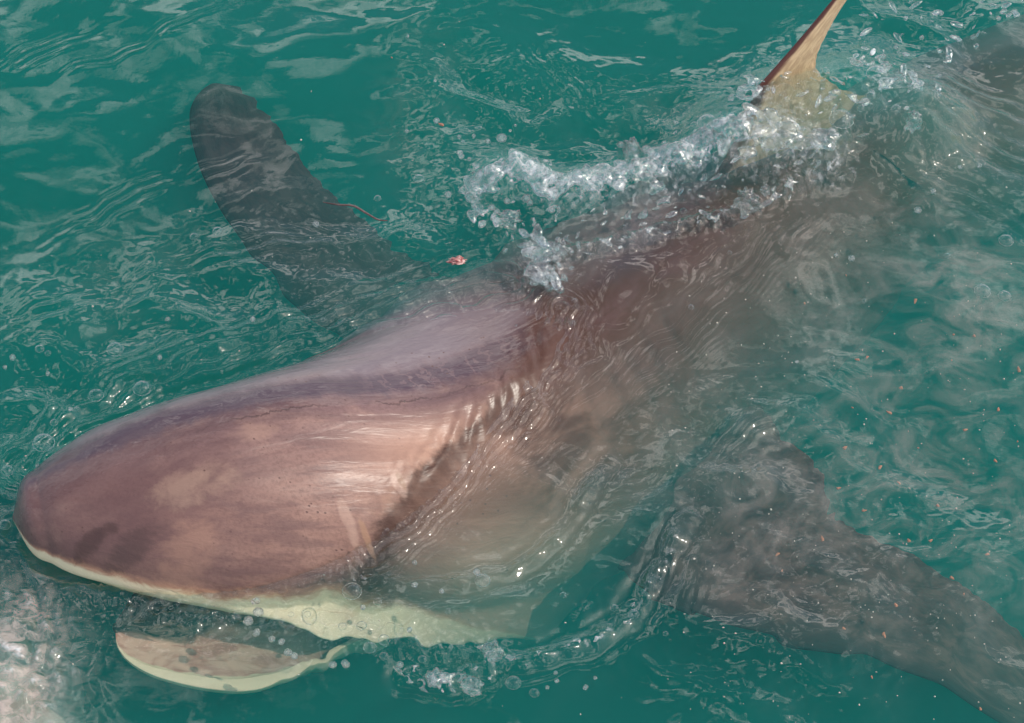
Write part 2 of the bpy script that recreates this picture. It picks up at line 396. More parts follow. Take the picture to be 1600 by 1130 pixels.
def skin_mat():
    N = NT('shark_skin')
    rest = N.attr('rest', True); belly = N.attr('belly'); mouth = N.attr('mouth')
    sx = N.n('SeparateXYZ'); N.set(sx, 0, rest)
    s, lat = sx.outputs[0], sx.outputs[1]
    along = N.vmul(rest, (1.6, 6.5, 6.5))
    soft = N.vmul(rest, (1.0, 1.6, 1.6))
    n1 = N.noise(along, 1.5, 4, .5, .3)
    n2 = N.noise(soft, 7, 5, .6, .6)
    n3 = N.noise(rest, 150, 4, .7)
    n4 = N.noise(N.vmul(rest, (1.2, 16, 16)), 2.2, 5, .6, .2)
    # greyish mauve back, warmer flank, dark patches
    c = N.mix(N.mapr(lat, -.06, .24), (.165, .098, .104), (.285, .160, .128))
    c = N.mix(N.math('MULTIPLY', N.mapr(n1, .40, .64), .60), c, (.105, .056, .060))
    c = N.mix(N.math('MULTIPLY', N.mapr(n2, .48, .72), .42), c, (.37, .225, .180))
    c = N.mix(N.math('MULTIPLY', N.mapr(n3, .42, .66), .34), c, (.085, .042, .038))
    c = N.mix(N.math('MULTIPLY', N.mapr(n4, .46, .62), .42), c, (.10, .055, .058))
    # shaded snout and sunlit flank in front of the gills, painted into the skin
    sn = N.math('MULTIPLY', N.mapr(s, .60, .15), .55)
    c = N.mix(sn, c, (.115, .058, .058))
    fl = N.math('MULTIPLY', N.math('MULTIPLY', N.mapr(s, .52, .80), N.mapr(s, 1.25, .95)), N.math('MULTIPLY', N.mapr(lat, .02, .14), .80))
    c = N.mix(fl, c, (.54, .320, .230))
    # dark line along the midline, with a crooked edge
    wob = N.noise(N.vmul(rest, (22, 4, 4)), 1.2, 4, .7)
    off = N.math('ADD', lat, N.math('MULTIPLY', N.math('SUBTRACT', wob, .5), .05))
    ln = N.math('MULTIPLY', N.mapr(N.math('ABSOLUTE', N.math('SUBTRACT', off, .022)), .0032, .0008), N.mapr(s, .30, .45))
    ln = N.math('MULTIPLY', ln, N.mapr(N.noise(rest, 9, 2), .40, .52))
    c = N.mix(N.math('MULTIPLY', ln, .60), c, (.05, .025, .022))
    # broad purple band right of the line and short cross bars behind it
    c = N.mix(N.math('MULTIPLY', N.mapr(off, -.02, -.09), .75), c, (.20, .165, .185))  # far side's lilac sky sheen painted into the skin
    bd = N.math('MULTIPLY', N.mapr(off, .010, -.018), N.mapr(off, -.075, -.045))
    c = N.mix(N.math('MULTIPLY', bd, .80), c, (.070, .044, .062))
    wv = N.n('TexWave', wave_type='BANDS', bands_direction='X', ins={'Vector': N.vadd(rest, (0, 0, 0)), 'Scale': 7.0, 'Distortion': 7.5, 'Detail': 4, 'Detail Scale': 7})
    cb = N.math('MULTIPLY', N.math('MULTIPLY', N.mapr(wv.outputs[1], .80, .95), bd), N.math('MULTIPLY', N.mapr(s, .66, .76), N.mapr(s, 1.10, 1.02)))
    c = N.mix(N.math('MULTIPLY', cb, .34), c, (.24, .15, .15))
    # wrinkled neck folds; shade at and past the waterline painted into the skin
    fm_ = N.attr('fold_shade')
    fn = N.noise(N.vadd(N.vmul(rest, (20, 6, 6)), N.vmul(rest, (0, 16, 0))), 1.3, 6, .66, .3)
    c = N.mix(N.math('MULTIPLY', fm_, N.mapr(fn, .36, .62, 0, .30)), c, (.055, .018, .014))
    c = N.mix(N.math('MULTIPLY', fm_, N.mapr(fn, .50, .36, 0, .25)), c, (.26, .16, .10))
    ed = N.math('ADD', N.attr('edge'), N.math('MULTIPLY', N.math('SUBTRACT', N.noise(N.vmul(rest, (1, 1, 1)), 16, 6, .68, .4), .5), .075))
    bnd = N.math('MULTIPLY', N.mapr(ed, -.006, .012), N.mapr(ed, .085, .015))  # dark band painted for the meniscus shade at the waterline
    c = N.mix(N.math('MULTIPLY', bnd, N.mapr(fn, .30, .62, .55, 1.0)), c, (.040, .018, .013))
    c = N.mix(N.math('MULTIPLY', N.attr('sunk_shade'), N.mapr(n2, .30, .60, .60, 1.0)), c, (.082, .034, .021))
    # worn pale scars and rubbed patches on the flank, dark smudge at the snout
    wr = N.math('ADD', N.math('MULTIPLY', N.noise(rest, 26, 5, .7), .6), N.math('MULTIPLY', N.noise(soft, 9, 4, .6, 1.0), .9))
    def patch(c, ps, pl, rs, rl, col, k):
        a = N.math('DIVIDE', N.math('SUBTRACT', s, ps), rs); b = N.math('DIVIDE', N.math('SUBTRACT', lat, pl), rl)
        d = N.math('ADD', N.math('ADD', N.math('MULTIPLY', a, a), N.math('MULTIPLY', b, b)), N.math('MULTIPLY', N.math('SUBTRACT', wr, .72), 3.4))
        return N.mix(N.math('MULTIPLY', N.mapr(d, 1.35, .2), k), c, col)
    for q in ((.34, .12, .09, .035, (.34, .22, .165), .5), (.55, .235, .010, .038, (.44, .29, .23), .45), (.57, .262, .006, .030, (.30, .17, .11), .8),
              (.66, .18, .012, .028, (.46, .31, .25), .6), (.665, .18, .006, .018, (.26, .16, .11), .8), (.13, .135, .050, .012, (.040, .020, .019), .6),
              (.20, .165, .06, .016, (.06, .034, .034), .6), (.45, .06, .05, .02, (.36, .22, .17), .4), (.28, .20, .06, .03, (.34, .19, .14), .45)):
        c = patch(c, *q)
    po = N.n('TexVoronoi', feature='F1', ins={'Vector': rest, 'Scale': 60, 'Randomness': 1}).outputs[0]
    c = N.mix(N.math('MULTIPLY', N.mapr(po, .16, .08), N.mapr(n2, .52, .6)), c, (.10, .05, .045))
    # cream underside with a ragged edge and a rosy border
    be = N.math('ADD', belly, N.math('MULTIPLY', N.math('SUBTRACT', N.noise(N.vmul(rest, (1, 2, 2)), 14, 6, .70, .5), .5), .80))
    c = N.mix(N.math('MULTIPLY', N.mapr(be, .12, .5), .65), c, (.55, .30, .19))
    cream = N.mix(N.mapr(n2, .4, .7), (.72, .63, .44), (.60, .48, .34))
    c = N.mix(N.mapr(be, .38, .66), c, cream)
    # inside of the mouth: pink, shade of snout and throat painted dark
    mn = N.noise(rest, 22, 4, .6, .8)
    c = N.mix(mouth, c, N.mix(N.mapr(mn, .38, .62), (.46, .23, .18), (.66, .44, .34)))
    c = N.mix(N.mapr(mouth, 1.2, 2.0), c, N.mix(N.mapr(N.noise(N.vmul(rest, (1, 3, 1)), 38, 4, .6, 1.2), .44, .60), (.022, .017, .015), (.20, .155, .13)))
    wetn = N.noise(N.vmul(rest, (1.0, 9, 9)), 3.0, 5, .6, .8)
    wetr = N.math('ADD', N.mapr(lat, -.03, .10, .05, .34), N.math('MULTIPLY', N.mapr(wetn, .45, .60), .10))
    hb = N.math('ADD', N.math('MULTIPLY', N.noise(N.vmul(rest, (.35, 1, 1)), 46, 4, .6, .5), 1.0), N.math('MULTIPLY', n3, .25))
    b = N.n('Bump', ins={'Strength': .55, 'Distance': .004, 'Height': hb})
    cb2 = N.n('Bump', ins={'Strength': .55, 'Distance': .008, 'Height': N.noise(N.vmul(rest, (.16, 1, 1)), 24, 4, .55, .6)})
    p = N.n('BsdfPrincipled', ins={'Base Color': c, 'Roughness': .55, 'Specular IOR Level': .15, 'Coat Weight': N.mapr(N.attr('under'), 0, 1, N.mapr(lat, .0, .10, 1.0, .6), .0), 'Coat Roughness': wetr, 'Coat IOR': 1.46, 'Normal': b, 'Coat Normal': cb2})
    N.set(N.out, 'Surface', p)
    return N.m

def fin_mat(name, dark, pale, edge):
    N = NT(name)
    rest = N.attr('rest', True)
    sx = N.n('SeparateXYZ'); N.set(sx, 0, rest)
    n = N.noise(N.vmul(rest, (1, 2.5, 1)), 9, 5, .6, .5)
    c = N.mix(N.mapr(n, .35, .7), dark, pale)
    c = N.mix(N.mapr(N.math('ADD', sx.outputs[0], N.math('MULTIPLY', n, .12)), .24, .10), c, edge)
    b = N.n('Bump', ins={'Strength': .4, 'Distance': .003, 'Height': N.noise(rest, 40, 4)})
    p = N.n('BsdfPrincipled', ins={'Base Color': c, 'Roughness': .6, 'Specular IOR Level': .15, 'Coat Weight': N.mapr(N.attr('under'), 0, 1, .6, 0.), 'Coat Roughness': .15, 'Normal': b})
    N.set(N.out, 'Surface', p)
    return N.m

def simple_mat(name, c1, c2, scale=20, rough=.4, coat=0.):
    N = NT(name)
    tc = N.n('TexCoord').outputs['Object']
    c = N.mix(N.mapr(N.noise(tc, scale, 5, .6, .6), .35, .65), c1, c2)
    b = N.n('Bump', ins={'Strength': .4, 'Distance': .003, 'Height': N.noise(tc, scale * 3, 3)})
    N.set(N.out, 'Surface', N.n('BsdfPrincipled', ins={'Base Color': c, 'Roughness': rough, 'Coat Weight': coat, 'Normal': b}))
    return N.m

def drop_mat():
    N = NT('clear_water')
    tc = N.n('TexCoord').outputs['Object']
    b = N.n('Bump', ins={'Strength': .45, 'Distance': .004, 'Height': N.noise(N.vmul(tc, (1, 1.6, 1)), 75, 3, .55, .8)})
    g = N.n('BsdfGlass', ins={'Color': (.97, 1, 1, 1), 'Roughness': .03, 'IOR': 1.33, 'Normal': b})
    gl = N.n('BsdfGlossy', ins={'Color': (1, 1, 1, 1), 'Roughness': .16, 'Normal': b})
    mx = N.n('MixShader'); N.set(mx, 0, schlick(N, .10, 2.4, b)); N.set(mx, 1, g); N.set(mx, 2, gl)
    tr = N.n('BsdfTransparent', ins={'Color': (1, 1, 1, 1)})
    m2 = N.n('MixShader'); N.set(m2, 0, .35); N.set(m2, 1, mx); N.set(m2, 2, tr)
    wh = N.n('BsdfDiffuse', ins={'Color': (.82, .84, .86, 1)})
    m3 = N.n('MixShader'); N.set(m3, 0, N.mapr(N.noise(tc, 20, 6, .75, .6), .52, .74, 0, .62)); N.set(m3, 1, m2); N.set(m3, 2, wh)
    N.set(N.out, 'Surface', m3)
    return N.m

def bubble_mat():
    N = NT('bubble_film')
    f = schlick(N, .035, 2.6)
    gl = N.n('BsdfGlossy', ins={'Color': (1, 1, 1, 1), 'Roughness': .05})
    tr = N.n('BsdfTransparent', ins={'Color': (.98, 1, 1, 1)})
    mx = N.n('MixShader'); N.set(mx, 0, f); N.set(mx, 1, tr); N.set(mx, 2, gl)
    N.set(N.out, 'Surface', mx)
    return N.m

# ------------------------------------------------------------------ build water
def grow(lo, hi, step, far, k=1.35):
    core = np.arange(lo, hi + step / 2, step)
    out, d, p = [], step, 0.0
    while p < far:
        d *= k; p += d; out.append(p)
    out = np.array(out)
    return np.r_[(lo - out)[::-1], core, core[-1] + out], len(out)
STEP = .0040
X0, X1, Y0, Y1 = -1.16, 1.22, -1.02, 1.10
gx, NF = grow(X0, X1, STEP, 60)
gy, NFY = grow(Y0, Y1, STEP, 60)
GX, GY = np.meshgrid(gx, gy, indexing='ij')
cx, cy_ = np.clip(GX, X0, X1), np.clip(GY, Y0, Y1)
GH = water_h(cx, cy_)
far_ = np.hypot(GX - cx, GY - cy_)
GH = GH * np.exp(-far_ / .4) + (1 - np.exp(-far_ / .4)) * (.012 * noise(GX * 1.5, GY * 1.9, 1) + .004 * noise(GX * 6, GY * 7, 2))
CORE = GH[NF:-NF, NFY:-NFY]
def blur(A, r):
    for ax_ in (0, 1):
        p_ = np.pad(A, [(r + 1, r) if k == ax_ else (0, 0) for k in (0, 1)], mode='edge')
        c_ = np.cumsum(p_, axis=ax_)
        A = (np.take(c_, np.arange(2 * r + 1, c_.shape[ax_]), ax_) - np.take(c_, np.arange(0, c_.shape[ax_] - 2 * r - 1), ax_)) / (2 * r + 1)
    return A
CGX, CGY = np.gradient(blur(blur(CORE, 4), 3), STEP)

def sample(A, x, y):
    fx = np.clip((np.asarray(x) - X0) / STEP, 0, A.shape[0] - 1.001); fy = np.clip((np.asarray(y) - Y0) / STEP, 0, A.shape[1] - 1.001)
    i, j = fx.astype(int), fy.astype(int); a, b = fx - i, fy - j
    return (A[i, j] * (1 - a) + A[i + 1, j] * a) * (1 - b) + (A[i, j + 1] * (1 - a) + A[i + 1, j + 1] * a) * b

def on_water(u, v):
    """the point of the rippled surface that the photograph shows at u, v"""
    p = P(u, v)
    for _ in range(3): p = P(u, v, float(sample(CORE, p[0], p[1])))
    return p

nu, nv = GX.shape
d_c, f_c = seg_dist(GX, GY, CREST)
d_s, f_s = seg_dist(GX, GY, SKIRT)
foam_and_glints = (.45 * np.exp(-((d_c - .02) / .05) ** 2) * sstep(0, .05, f_c) * sstep(1.0, 1.5, ridged(GX * 24, GY * 30, 44, 3)) + 1.3 * np.exp(-(d_c / .034) ** 2) * sstep(0, .05, f_c) * (1 - .75 * sstep(.55, 1, f_c)) * (.35 + .65 * sstep(.9, 1.5, ridged(GX * 18, GY * 22, 20, 3)))
        + .55 * np.exp(-(d_s / .012) ** 2) * sstep(.85, 1.5, ridged(GX * 34, GY * 40, 21, 2)) + .5 * blob(GX, GY, 845, 425, 4, 3)
        + .7 * blob(GX, GY, 745, 295, 1.5, 4.5) + .35 * blob(GX, GY, 1380, 180, 5, 6) * sstep(.9, 1.4, ridged(GX * 26, GY * 30, 33, 2)))
for pts, sd_ in ((LIP_B, 50), (CHIN, 52)):
    dd, ff = seg_dist(GX, GY, pts)
    foam_and_glints += .30 * np.exp(-(dd / .008) ** 2) * sstep(.9, 1.4, ridged(GX * 30, GY * 36, sd_, 2))
foam_and_glints += .95 * blob(GX, GY, 25, 1050, 7, 14) * sstep(.75, .98, np.abs(np.sin(GX * 75 + 3 * noise(GX * 12, GY * 12, 29))) * np.abs(np.sin(GY * 60 + 2.5 * noise(GX * 10, GY * 10, 30))))  # white arcs paint sky glints on the scalloped ripples
foam_and_glints = np.clip(foam_and_glints, 0, .9)
film = (.42 * blob(GX, GY, 1520, 470, 16, 14) + .34 * blob(GX, GY, 1450, 640, 26, 24) + .30 * blob(GX, GY, 1380, 800, 22, 16) + .30 * blob(GX, GY, 1560, 860, 14, 16)
        + .34 * blob(GX, GY, 1430, 360, 18, 12, -25) + .20 * blob(GX, GY, 1480, 230, 22, 10) + .24 * blob(GX, GY, 1080, 720, 24, 12, 20)
        + .22 * blob(GX, GY, 1180, 870, 12, 12) + .16 * blob(GX, GY, 1260, 470, 18, 14) + .14 * blob(GX, GY, 700, 830, 14, 9)  # spots over flank and fin paint lilac sky reflection
        + .13 * blob(GX, GY, 650, 170, 9, 26) + .10 * blob(GX, GY, 180, 420, 22, 16) + .12 * blob(GX, GY, 1030, 190, 20, 8))  # spots left of the splash paint cloud reflections as film
film = np.clip(film, 0, .7)
froth = np.clip(.80 * blob(GX, GY, 0, 1080, 11, 19) + .25 * blob(GX, GY, 40, 960, 4, 5), 0, .8)

vt = np.stack([GX, GY, GH], -1).reshape(-1, 3)
fc = grid_faces(nu, nv)
idx = np.arange(nu * nv).reshape(nu, nv)
rim = np.r_[idx[:-1, 0], idx[-1, :-1], idx[:0:-1, -1], idx[0, :0:-1]]
low = vt[rim].copy(); low[:, 2] = -6
base = len(vt); nr = len(rim); j = np.arange(nr); j2 = (j + 1) % nr
side = np.stack([rim[j2], rim[j], base + j, base + j2], -1)
# the bed: the rim's four sides folded to a strip of quads between the near and the far edge
ia = np.arange(nu)
near_ = base + ia                                   # rim starts along gy[0]
far_r = np.array([base + int(np.where(rim == k)[0][0]) for k in idx[:, -1]])
near_[-1] = base + int(np.where(rim == idx[-1, 0])[0][0])
bed = np.stack([near_[:-1], far_r[:-1], far_r[1:], near_[1:]], -1)
vt = np.r_[vt, low]
z_ = np.zeros(nr)
water = mesh_np('sea_water', vt, np.r_[fc, side, bed], water_mat(), None, True, {'foam_and_glints': np.r_[foam_and_glints.ravel(), z_], 'film': np.r_[film.ravel(), z_], 'froth': np.r_[froth.ravel(), z_]})
tag(water, kind='structure')

# ------------------------------------------------------------------ shark
skin = skin_mat()
shark = bpy.data.objects.new('shark', None)
tag(shark, 'large brown shark at the surface with its wet snout lifted out of green water', 'shark')
shark.location = (0, 0, 0)
COL.objects.link(shark)

def sway(V, k=.6):
    """skin under water is broken up sideways by the moving surface, more the deeper it lies"""
    depth = np.clip(sample(CORE, V[:, 0], V[:, 1]) - V[:, 2], 0, .25)
    dm = np.minimum(depth, .09) * k
    gxv, gyv = sample(CGX, V[:, 0], V[:, 1]), sample(CGY, V[:, 0], V[:, 1])
    V = V.copy()
    # the churned strip under the chin breaks outlines up most
    dch, _f = seg_dist(V[:, 0], V[:, 1], CHIN_B)
    wch = np.exp(-(dch / .11) ** 2) * sstep(.012, .05, depth)
    V[:, 0] += wch * (.030 * noise(V[:, 0] * 13, V[:, 1] * 22, 130) + .010 * noise(V[:, 0] * 34, V[:, 1] * 50, 131))
    V[:, 1] += wch * (.030 * noise(V[:, 0] * 13 + 7, V[:, 1] * 22, 132) + .010 * noise(V[:, 0] * 34 + 5, V[:, 1] * 50, 133))
    V[:, 0] += dm * np.clip(gxv, -.5, .5); V[:, 1] += dm * np.clip(gyv, -.5, .5)
    return V

def frame_at(s):
    q = station(s)
    e = 1e-3
    tg = station(s + e)[:, :2] - station(s - e)[:, :2]; tg /= np.linalg.norm(tg, axis=1)[:, None]
    left = np.stack([tg[:, 1], -tg[:, 0], 0 * s], -1)
    up = np.array([0, 0, 1.0]); ro = np.radians(q[:, 6])[:, None]
    return q, tg, left * np.cos(ro) + up * np.sin(ro), up * np.cos(ro) - left * np.sin(ro)

def still_normals(o, V, F):
    """shade with the normals the skin has before the water breaks it up"""
    n = np.zeros_like(V)
    fn = np.cross(V[F[:, 2]] - V[F[:, 0]], V[F[:, 3]] - V[F[:, 1]])
    for k in range(4): 
        for c in range(3): n[:, c] += np.bincount(F[:, k], fn[:, c], len(V))
    n /= np.linalg.norm(n, axis=1)[:, None] + 1e-12
    o.data.normals_split_custom_set_from_vertices(n.astype(np.float32))

def under(V):
    return sstep(.000, .008, sample(CORE, V[:, 0], V[:, 1]) - V[:, 2])

def body():
    n_s, n_t = 620, 300
    s = SK[-1] * np.linspace(0.0, 1, n_s) ** 1.6
    q, tg, Lv, Uv = frame_at(np.clip(s, 2e-3, SK[-1] - 2e-3))
    q = station(s)
    th = np.linspace(0, 2 * np.pi, n_t, endpoint=False)      # 0 = left side, pi/2 = top
    ct, sn = np.cos(th), np.sin(th)
    wv = np.maximum(q[:, 3], 1e-3)[:, None]
    hu = np.maximum(q[:, 2] - q[:, 4], 2e-3)[:, None]; hd = np.maximum(q[:, 4] - q[:, 5], 2e-3)[:, None]
    lat = wv * np.sign(ct) * np.abs(ct) ** .92
    lat = np.where(ct[None] < 0, lat * (1 - .26 * (sstep(.12, .45, s) * sstep(1.0, .55, s))[:, None]), lat)
    lat = lat * (1 + .30 * sstep(.05, -.55, sn)[None] * (ct[None] > 0) * (sstep(.25, .5, s) * sstep(1.05, .8, s))[:, None])
    cz = np.where(sn > 0, np.abs(sn) ** 1.05 * hu, -np.abs(sn) ** .9 * hd)
    Sx = np.repeat(s[:, None], n_t, 1)
    # low relief: a ridge along the midline, folds at the gills, dents
    top = np.clip(sn, 0, 1)[None]
    rel = .006 * np.exp(-((lat - .03) / .05) ** 2) * sstep(.25, .6, Sx) * top
    rel -= .005 * np.exp(-((lat - .11) / .03) ** 2) * sstep(.4, .7, Sx) * top
    rel += .004 * noise(Sx * 7, lat * 9, 80) * top
    for k in range(5):
        sg = 1.12 + .055 * k - .25 * np.clip(lat, 0, .4)
        rel -= .005 * np.exp(-((Sx - sg + .012 * noise(lat * 9, Sx * 2, 90 + k)) / .012) ** 2) * sstep(.02, .14, lat)
    fl_ = np.interp(Sx, [.30, .50, .56, .68, .82, .98, 1.12], [.40, .32, .27, .18, .10, .04, -.02])
    rel += np.exp(-((lat - fl_) / .04) ** 2) * sstep(.45, .55, Sx) * sstep(1.2, 1.05, Sx) * top * .007 * ridged(Sx * 26 + lat * 20, lat * 10, 71, 2)
    past = sstep(-.005, .07, lat - fl_) * sstep(.46, .60, Sx) * sstep(1.5, 1.1, Sx) * top
    rel -= .006 * past
    cz = cz + rel
    C = np.stack([q[:, 0], q[:, 1], q[:, 4]], -1)
    V = C[:, None] + Lv[:, None] * lat[..., None] + Uv[:, None] * cz[..., None]
    rest = np.stack([Sx, lat, cz], -1).reshape(-1, 3)
    belly = (sstep(.16, -.22, sn)[None] * np.ones((n_s, 1)) * (ct[None] > -2))
    belly = belly * sstep(1.25, .95, s)[:, None]
    belly = np.where((ct[None] > 0) & (s[:, None] < 1.02), sstep(.36 - .72 * sstep(.5, .9, s)[:, None], -.16 - .34 * sstep(.5, .9, s)[:, None], sn[None] * np.ones((n_s, 1))), belly)
    mouth = np.zeros_like(belly)
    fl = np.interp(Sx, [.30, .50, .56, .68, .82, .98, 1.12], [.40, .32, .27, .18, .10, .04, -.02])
    fold_shade = np.exp(-((lat - fl) / .045) ** 2) * sstep(.42, .52, Sx) * sstep(1.22, 1.08, Sx) * (sn[None] > -.2)
    sunk_shade = .72 * sstep(-.03, .03, lat - fl) * sstep(.46, .58, Sx) * sstep(.36, .22, lat) * (sn[None] > -.1) + .30 * sstep(.85, 1.05, Sx) + np.exp(-((Sx - 1.14 + .5 * np.clip(lat, -.1, .3)) / .12) ** 2 - ((lat - .02) / .20) ** 2) * 1.0 + .18 * sstep(1.15, 1.5, Sx)  # painted dark for the wave shade over the sunken neck and back
    # roof of the open mouth
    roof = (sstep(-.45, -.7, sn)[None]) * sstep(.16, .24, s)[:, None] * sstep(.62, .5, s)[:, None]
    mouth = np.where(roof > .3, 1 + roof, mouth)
    V = V.reshape(-1, 3); F = [grid_faces(n_s, n_t, True)]
    allV, allR, allB, allM = [V], [rest], [belly.ravel()], [mouth.ravel()]
    allF, allS = [fold_shade.ravel()], [np.clip(sunk_shade, 0, 1).ravel()]
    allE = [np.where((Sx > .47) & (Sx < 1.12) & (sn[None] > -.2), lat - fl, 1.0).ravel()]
    # lower jaw: a scoop from the hinge forward
    H, T = P(590, 955, -.165), P(172, 1000, -.090)
    ax = T - H; Lj = np.linalg.norm(ax); ax /= Lj
    lf = np.cross(ax, [0, 0, 1]); lf /= np.linalg.norm(lf); upj = np.cross(lf, ax)
    if lf[1] > 0: lf = -lf
    m_s, m_t = 120, 96
    t = np.sin(np.linspace(0, np.pi / 2, m_s)); ph = np.linspace(0, 2 * np.pi, m_t, endpoint=False)
    wj = .165 * np.sqrt(np.clip(1 - t ** 2.4, 0, 1)) * (.30 + .70 * sstep(0, .6, t)) + .002
    dj = .085 * np.sqrt(np.clip(1 - t ** 3, 0, 1)) + .004
    c_, s_ = np.cos(ph), np.sin(ph)
    inner = s_ > 0
    wl = np.where(inner, .84, 1.0)[None] * wj[:, None] * c_[None]
    dz = np.where(inner[None], -.38 * dj[:, None] * s_[None], dj[:, None] * s_[None])
    dz = dz + np.where(inner[None], (.180 - .092 * t)[:, None] * sstep(0, .35, np.where(lf[1] < 0, -1, 1) * wl / (wj[:, None] + 1e-6)) * (s_[None] > .12) * sstep(1.0, .8, t)[:, None], 0)  # far half raised as a dark wall to hold the mouth's shade
    J = H + ax * (t * Lj)[:, None, None] + lf * wl[..., None] + upj * dz[..., None]
    J = J.reshape(-1, 3)
    off = len(V)
    F.append(grid_faces(m_s, m_t, True, off))
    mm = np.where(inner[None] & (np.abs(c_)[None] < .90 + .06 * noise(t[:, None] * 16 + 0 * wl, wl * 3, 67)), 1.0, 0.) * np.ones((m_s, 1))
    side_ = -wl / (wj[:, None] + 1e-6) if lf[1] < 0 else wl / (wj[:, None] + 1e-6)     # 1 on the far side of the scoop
    dk = np.clip(sstep(.0, .10, side_ - .02 + .05 * noise(t[:, None] * 6 + 0 * wl, wl * 5, 66)) + sstep(.35, .1, t)[:, None], 0, 1)  # painted shade over the far half and the throat end
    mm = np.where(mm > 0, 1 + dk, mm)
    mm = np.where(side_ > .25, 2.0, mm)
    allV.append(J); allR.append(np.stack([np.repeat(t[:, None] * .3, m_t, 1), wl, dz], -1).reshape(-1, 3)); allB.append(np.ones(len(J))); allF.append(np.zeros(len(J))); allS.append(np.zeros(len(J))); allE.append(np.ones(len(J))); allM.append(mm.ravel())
    V0 = np.concatenate(allV); F = np.concatenate(F)
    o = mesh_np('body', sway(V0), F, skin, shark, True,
                {'rest': np.concatenate(allR), 'belly': np.concatenate(allB), 'mouth': np.concatenate(allM), 'fold_shade': np.concatenate(allF), 'sunk_shade': np.concatenate(allS), 'edge': np.concatenate(allE), 'under': under(V0)})
    still_normals(o, V0, F)
body()

def blade(name, lead, trail, thick, mat, nrm=None, n_a=240, n_c=160, rag=.012):
    """a fin between two edges (3-D polylines root to tip), rounded in front, sharp behind"""
    lead, trail = np.asarray(lead, float), np.asarray(trail, float)
    t = np.linspace(0, 1, n_a)
    Le = cat(np.linspace(0, 1, len(lead)), lead, t); Te = cat(np.linspace(0, 1, len(trail)), trail, t)
    ph = np.linspace(0, 2 * np.pi, n_c, endpoint=False)
    ch = (1 - np.cos(ph)) / 2                       # 0 leading, 1 trailing
    prof = np.sin(ph) * (1 - ch) ** .5 * 1.2
    sp = lead[-1] - lead[0]; cw = trail[0] - lead[0]
    if nrm is None:
        nrm = np.cross(sp, cw)
    nrm = nrm / np.linalg.norm(nrm)
    th = thick * (1 - .75 * t)
    ends = np.sqrt(np.clip(1 - np.clip((t - .9) / .1, 0, 1) ** 2, .02, 1))
    mid = (Le + Te) / 2
    cc = np.clip((ch - .5), -.5, .5)
    V = mid[:, None] + (Te - Le)[:, None] * (cc[None, :, None] * ends[:, None, None]) + nrm * (prof[None] * th[:, None] * ends[:, None])[..., None]
    ragged = rag * fbm(np.repeat(t[:, None] * 22, n_c, 1), np.repeat(ch[None] * 2, n_a, 0), 5, 3)
    V = V + (ragged * sstep(.8, 1, ch)[None])[..., None] * (Te - Le)[:, None] / (np.linalg.norm(Te - Le, axis=1)[:, None, None] + .01)
    rest = np.stack([np.repeat(ch[None], n_a, 0), np.repeat(t[:, None], n_c, 1), np.repeat((np.sin(ph) * .2)[None], n_a, 0)], -1)
    V0 = V.reshape(-1, 3); F = grid_faces(n_a, n_c, True)
    o = mesh_np(name, sway(V0, 1.0), F, mat, shark, True, {'rest': rest.reshape(-1, 3), 'under': under(V0)})
    still_normals(o, V0, F)
    return o

fm = fin_mat('fin_skin', (.040, .028, .026), (.115, .078, .066), (.035, .026, .025))
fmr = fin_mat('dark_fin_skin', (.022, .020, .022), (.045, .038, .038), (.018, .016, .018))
def Pz(*uvz): return [P(u, v, z) for u, v, z in uvz]
blade('pectoral_fin', Pz((960, 890, -.14), (1040, 945, -.09), (1130, 975, -.075), (1300, 1010, -.08), (1450, 1070, -.11), (1660, 1190, -.17)),
      Pz((1180, 620, -.12), (1262, 730, -.075), (1310, 810, -.075), (1420, 865, -.08), (1560, 955, -.11), (1700, 1130, -.17)), .035, fm)
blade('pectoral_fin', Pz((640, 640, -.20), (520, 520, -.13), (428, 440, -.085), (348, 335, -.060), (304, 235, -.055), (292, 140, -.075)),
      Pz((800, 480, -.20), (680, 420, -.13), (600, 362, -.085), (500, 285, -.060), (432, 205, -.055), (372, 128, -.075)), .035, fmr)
dm = fin_mat('dorsal_skin', (.46, .31, .19), (.66, .48, .30), (.10, .035, .028))
A_ = np.array([.84, .54, 0]) / np.linalg.norm([.84, .54])
B0 = P(1135, 235, -.07)
def D(a, z): return B0 + A_ * a + np.array([0, 0, z + .07])
blade('dorsal_fin', [D(-.14, -.10), D(-.065, -.02), D(.040, .06), D(.160, .16), D(.275, .27), D(.36, .36)],
      [D(.40, -.10), D(.30, -.02), D(.222, .06), D(.246, .16), D(.318, .27), D(.40, .35)], .016, dm, np.array([A_[1], -A_[0], 0]), rag=.003)

# ------------------------------------------------------------------ things in and on the water
drop_m, bub_m = drop_mat(), bubble_mat()

def ico(sub=3):
    import bmesh
    bm = bmesh.new(); bmesh.ops.create_icosphere(bm, subdivisions=sub, radius=1)
    v = np.array([p.co[:] for p in bm.verts]); f = np.array([[q.index for q in p.verts] for p in bm.faces]); bm.free()
    return v, f
IV, IF = ico(3); IV2, IF2 = ico(2)

def lumpy(name, centre, rad, mat, seed, amp=.25, freq=2.2, sub=4):
    v, f = ico(sub)
    d = 1 + amp * (noise(v[:, 0] * freq + seed, v[:, 1] * freq + v[:, 2] * 1.7, seed) + .4 * noise(v[:, 0] * freq * 3, v[:, 2] * freq * 3 + v[:, 1] * 2, seed + 3))
    o = mesh_np(name, v * d[:, None] * np.asarray(rad), f, mat)
    o.location = centre
    return o

